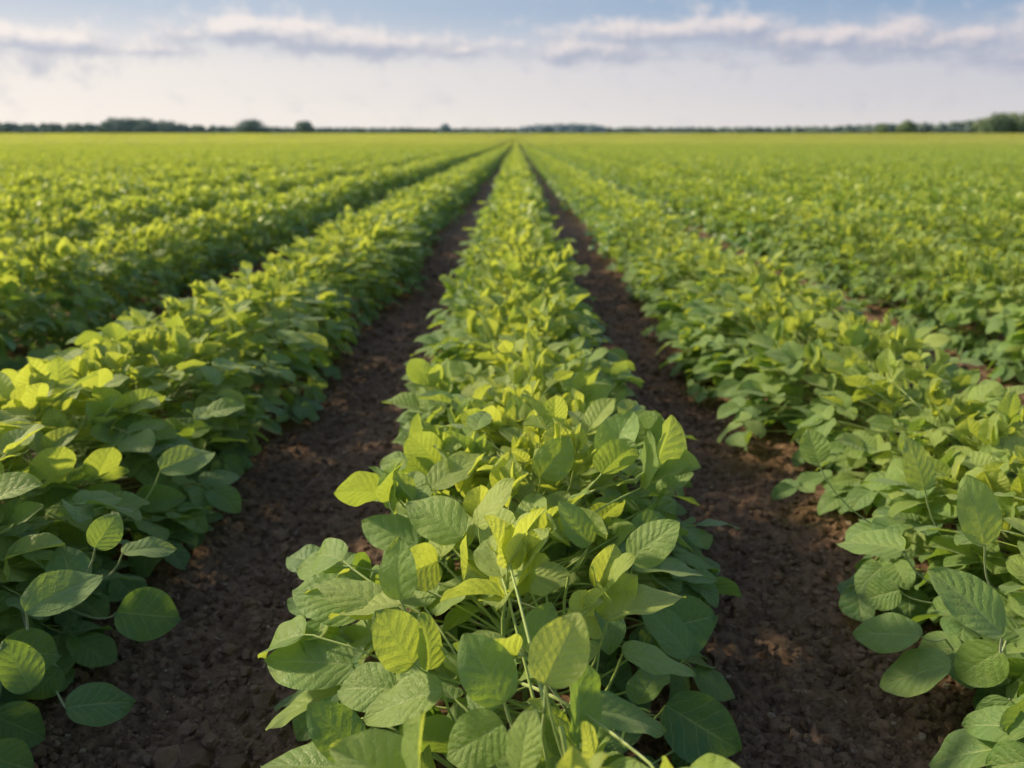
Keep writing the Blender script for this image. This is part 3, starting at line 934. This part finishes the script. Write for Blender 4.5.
def lone_tree(px, top_py, wpx, label, mat, seed, yoff=-10):
    r = np.random.default_rng(seed)
    H = wz_(top_py) - GROUND_Z; W = wpx * PXM
    o = thing('tree', label, 'tree', (wx_(px), TREE_Y + yoff, GROUND_Z), group='single trees on the skyline')
    cs, rs = [], []
    for j in range(11):
        a = r.uniform(0, 6.28); q = r.uniform(0, 0.30) * W
        zc = H * r.uniform(0.30, 0.66)
        sr = W * r.uniform(0.16, 0.27) * (1.15 - 0.5 * zc / H)
        cs.append((math.cos(a) * q, math.sin(a) * q, zc)); rs.append((sr, sr, min(sr * 1.0, H - zc)))
    cs.append((0, 0, H * 0.5)); rs.append((W * 0.34, W * 0.34, H * 0.50))
    cs.append((W * 0.2, 0, H * 0.36)); rs.append((W * 0.28, W * 0.3, H * 0.34)); cs.append((-W * 0.2, 0, H * 0.34)); rs.append((W * 0.3, W * 0.3, H * 0.32))
    child('crown', to_mesh('crown', leafmass(r, cs, rs, 3200, 1.0, mat), smooth=False), o)
    ps = [tube([(0, 0, -0.1), (0.1, 0, H * 0.25), (0.0, 0.1, H * 0.6)], [0.34, 0.26, 0.12], 8, mat=I_BARK)]
    for j in range(5):
        a = j * 1.3 + r.uniform(0, 0.5)
        ps.append(tube([(0, 0, H * (0.22 + 0.05 * j)), (math.cos(a) * W * 0.15, math.sin(a) * W * 0.15, H * (0.36 + 0.05 * j)), (math.cos(a) * W * 0.3, math.sin(a) * W * 0.3, H * (0.5 + 0.05 * j))], [0.16, 0.1, 0.04], 6, mat=I_BARK))
    child('trunk', to_mesh('trunk', join(ps)), o)
lone_tree(256, 122.3, 38, 'broad dark domed tree on the skyline, widest of the single trees', I_WOOD, 21)
lone_tree(309, 123.2, 20, 'round dark tree standing alone on the skyline above the left rows', I_WOOD, 22)
lone_tree(447, 126.0, 12, 'tiny dark tree on the skyline just left of the vanishing rows', I_BLUE, 23)
lone_tree(875, 126.2, 14, 'small low green tree left of the rounded tree on the right skyline', I_GREEN, 24)
lone_tree(899, 122.5, 20, 'rounded green tree rising above the hedge on the right skyline', I_GREEN, 25)

def strip(px0, px1, py_top, y0):
    k = y0 * math.cos(PITCH) / FPX
    x0, x1 = (px0 - 516) * k, (px1 - 516) * k
    n = 24
    xs = np.linspace(x0, x1, n + 1)
    top = CAM_H + (141.0 - py_top) * k - GROUND_Z
    v = []
    for i, x in enumerate(xs):
        e = math.sin(math.pi * i / n) ** 0.4
        v += [(x, y0, GROUND_Z - 0.2), (x, y0 + 14, GROUND_Z + 0.05 + top * e), (x, y0 + 30, GROUND_Z - 0.2)]
    return Piece(np.array(v), grid_faces(n, 2)[:, ::-1], np.zeros((len(v), 2)), 0.0, 0.5, I_PALE)
st_ = join([strip(625, 716, 133.2, 632), strip(478, 512, 133.4, 632), strip(790, 835, 133.5, 632)])
o = bpy.data.objects.new('pale_terrain', to_mesh('pale_terrain', st_)); o['kind'] = 'structure'
o['label'] = 'thin pale strips of open ground below the distant trees'
col.objects.link(o)

# ------------------------------------------------------------------ world: physical sky, haze and clouds low over the horizon
world = bpy.data.worlds.new('World'); scene.world = world; world.use_nodes = True
nt = world.node_tree; nt.nodes.clear(); b = NB(nt)
wout = b.node('ShaderNodeOutputWorld'); bg = b.node('ShaderNodeBackground')
nt.links.new(bg.outputs[0], wout.inputs[0]); bg.inputs[1].default_value = 1.0
sky = b.node('ShaderNodeTexSky'); sky.sky_type = 'NISHITA'; sky.sun_disc = False
sky.sun_elevation = SUN_EL; sky.sun_rotation = SUN_AZ % (2 * math.pi)
sky.air_density = 1.0; sky.dust_density = 1.6; sky.ozone_density = 1.2
SKY_STRENGTH = 0.15
nishita = b.mix(1.0, sky.outputs[0], rgb(SKY_STRENGTH, SKY_STRENGTH, SKY_STRENGTH), 'MULTIPLY')
tc = b.node('ShaderNodeTexCoord').outputs['Generated']
dx, dy, dz = b.sep(tc)
az = b.math('ARCTAN2', dx, dy)                       # 0 ahead, + to the right
el = b.math('ARCSINE', dz)
# clear air
left = b.smooth(az, -0.75, 0.70)
low = b.mix(left, rgb(1.0, 0.92, 0.82), rgb(0.70, 0.67, 0.67))
mid_ = b.mix(left, rgb(0.93, 0.87, 0.81), rgb(0.60, 0.60, 0.66))
high = b.mix(left, rgb(0.56, 0.63, 0.73), rgb(0.26, 0.39, 0.57))
c = b.mix(b.smooth(el, 0.0, 0.075), low, mid_)
c = b.mix(b.smooth(el, 0.068, 0.150), c, high)
# clouds
grp = bpy.data.node_groups.new('cloud_density', 'ShaderNodeTree')
grp.interface.new_socket('az', in_out='INPUT', socket_type='NodeSocketFloat')
grp.interface.new_socket('el', in_out='INPUT', socket_type='NodeSocketFloat')
grp.interface.new_socket('density', in_out='OUTPUT', socket_type='NodeSocketFloat')
grp.interface.new_socket('updown', in_out='OUTPUT', socket_type='NodeSocketFloat')
g = NB(grp); gin = g.node('NodeGroupInput'); gout = g.node('NodeGroupOutput')
A, E = gin.outputs[0], gin.outputs[1]
vec = g.comb(g.math('MULTIPLY', A, 27.0), g.math('MULTIPLY', E, 36.0), 0.0)
n1 = g.noise(vec, 1.0, 7, 0.60)
n2 = g.noise(vec, 0.31, 2, 0.5)
tot = None; vs = None; qs = None
def sky_dir(px, py):
    a, bb = (px - 516) / FPX, (384 - py) / FPX
    c_, s_ = math.cos(PITCH), math.sin(PITCH)
    v = Vector((a, c_ + bb * s_, -s_ + bb * c_)).normalized()
    return math.atan2(v.x, v.y), math.asin(v.z)
for px, py, rx, ry, wgt in ((265, 32, 62, 13, 1.0), (345, 42, 85, 13, 1.0), (430, 50, 70, 8, 0.6), (215, 34, 50, 8, 0.6), (490, 44, 50, 8, 0.35),
                            (35, 40, 70, 12, 0.8), (110, 48, 70, 8, 0.55), (590, 50, 55, 13, 0.8), (665, 32, 90, 12, 0.8), (735, 30, 40, 13, 0.8),
                            (830, 38, 120, 13, 0.75), (950, 40, 110, 13, 0.7), (640, 54, 150, 8, 0.45), (890, 56, 150, 8, 0.4),
                            (1240, 40, 160, 14, 0.8), (-230, 40, 160, 14, 0.8)):
    ca_, ce_ = sky_dir(px, py)
    u_ = g.math('DIVIDE', g.math('SUBTRACT', A, ca_), rx / FPX)
    v_ = g.math('DIVIDE', g.math('SUBTRACT', E, ce_), ry / 133 * 0.1437)
    r2 = g.math('ADD', g.math('MULTIPLY', u_, u_), g.math('MULTIPLY', v_, v_))
    q = g.math('MULTIPLY', g.math('EXPONENT', g.math('MULTIPLY', r2, -0.8)), wgt)
    tot = q if tot is None else g.math('MAXIMUM', tot, q)
    vq = g.math('MULTIPLY', v_, q)
    vs = vq if vs is None else g.math('ADD', vs, vq)
    qs = q if qs is None else g.math('ADD', qs, q)
dens = g.math('ADD', tot, g.math('MULTIPLY', g.math('SUBTRACT', n1, 0.5), 1.55))
dens = g.math('ADD', dens, g.math('MULTIPLY', g.math('SUBTRACT', n2, 0.5), 0.5))
grp.links.new(dens, gout.inputs[0])
grp.links.new(g.math('DIVIDE', vs, g.math('ADD', qs, 0.02)), gout.inputs[1])
def density(a, e):
    n = b.node('ShaderNodeGroup'); n.node_tree = grp
    b.put(n.inputs[0], a); b.put(n.inputs[1], e); return n.outputs
d0, ud = density(az, el)
d1 = density(b.math('SUBTRACT', az, 0.008), b.math('ADD', el, 0.007))[0]
cov = b.smooth(d0, 0.02, 0.70)
lit = b.smooth(b.math('ADD', b.math('MULTIPLY', b.math('SUBTRACT', d0, d1), 1.3), b.math('MULTIPLY', ud, 0.40)), -0.45, 0.85)
white = b.mix(left, rgb(0.97, 0.89, 0.83), rgb(0.78, 0.70, 0.70))
grey = b.mix(left, rgb(0.50, 0.53, 0.62), rgb(0.38, 0.42, 0.54))
cc = b.mix(lit, grey, white)
# thin veil below the clouds
c = b.mix(b.math('MULTIPLY', cov, 0.88), c, cc)
final = b.mix(b.smooth(el, 0.20, 1.05), c, nishita)
final = b.mix(b.smooth(el, -0.02, 0.0), rgb(0.10, 0.12, 0.05), final)
nt.links.new(final, bg.inputs[0])

sun = bpy.data.lights.new('sun', 'SUN'); sun.energy = 5.0; sun.angle = R(4.0); sun.color = (1.0, 0.83, 0.53)
so = bpy.data.objects.new('sun', sun)
so.rotation_euler = Vector(SUNV).to_track_quat('Z', 'Y').to_euler(); so.location = (-5, 3, 6)
col.objects.link(so)

cam = bpy.data.cameras.new('camera'); cam.sensor_width = 36; cam.lens = FPX * 36 / 1024
cam.clip_start = 0.02; cam.clip_end = 6000
cam.shift_x = -(516 - 512) / 1024
cam.dof.use_dof = True; cam.dof.focus_distance = 0.84; cam.dof.aperture_fstop = 4.8
co = bpy.data.objects.new('camera', cam); co.location = (0, 0, CAM_H); co.rotation_euler = (math.pi / 2 - PITCH, 0, 0)
col.objects.link(co); scene.camera = co

scene.view_settings.view_transform = 'Standard'; scene.view_settings.look = 'None'
scene.view_settings.exposure = 0; scene.view_settings.gamma = 1
scene.cycles.max_bounces = 5; scene.cycles.diffuse_bounces = 3; scene.cycles.transmission_bounces = 3
scene.cycles.use_denoising = True
scene.cycles.use_adaptive_sampling = True; scene.cycles.adaptive_threshold = 0.03
scene.cycles.sample_clamp_indirect = 8
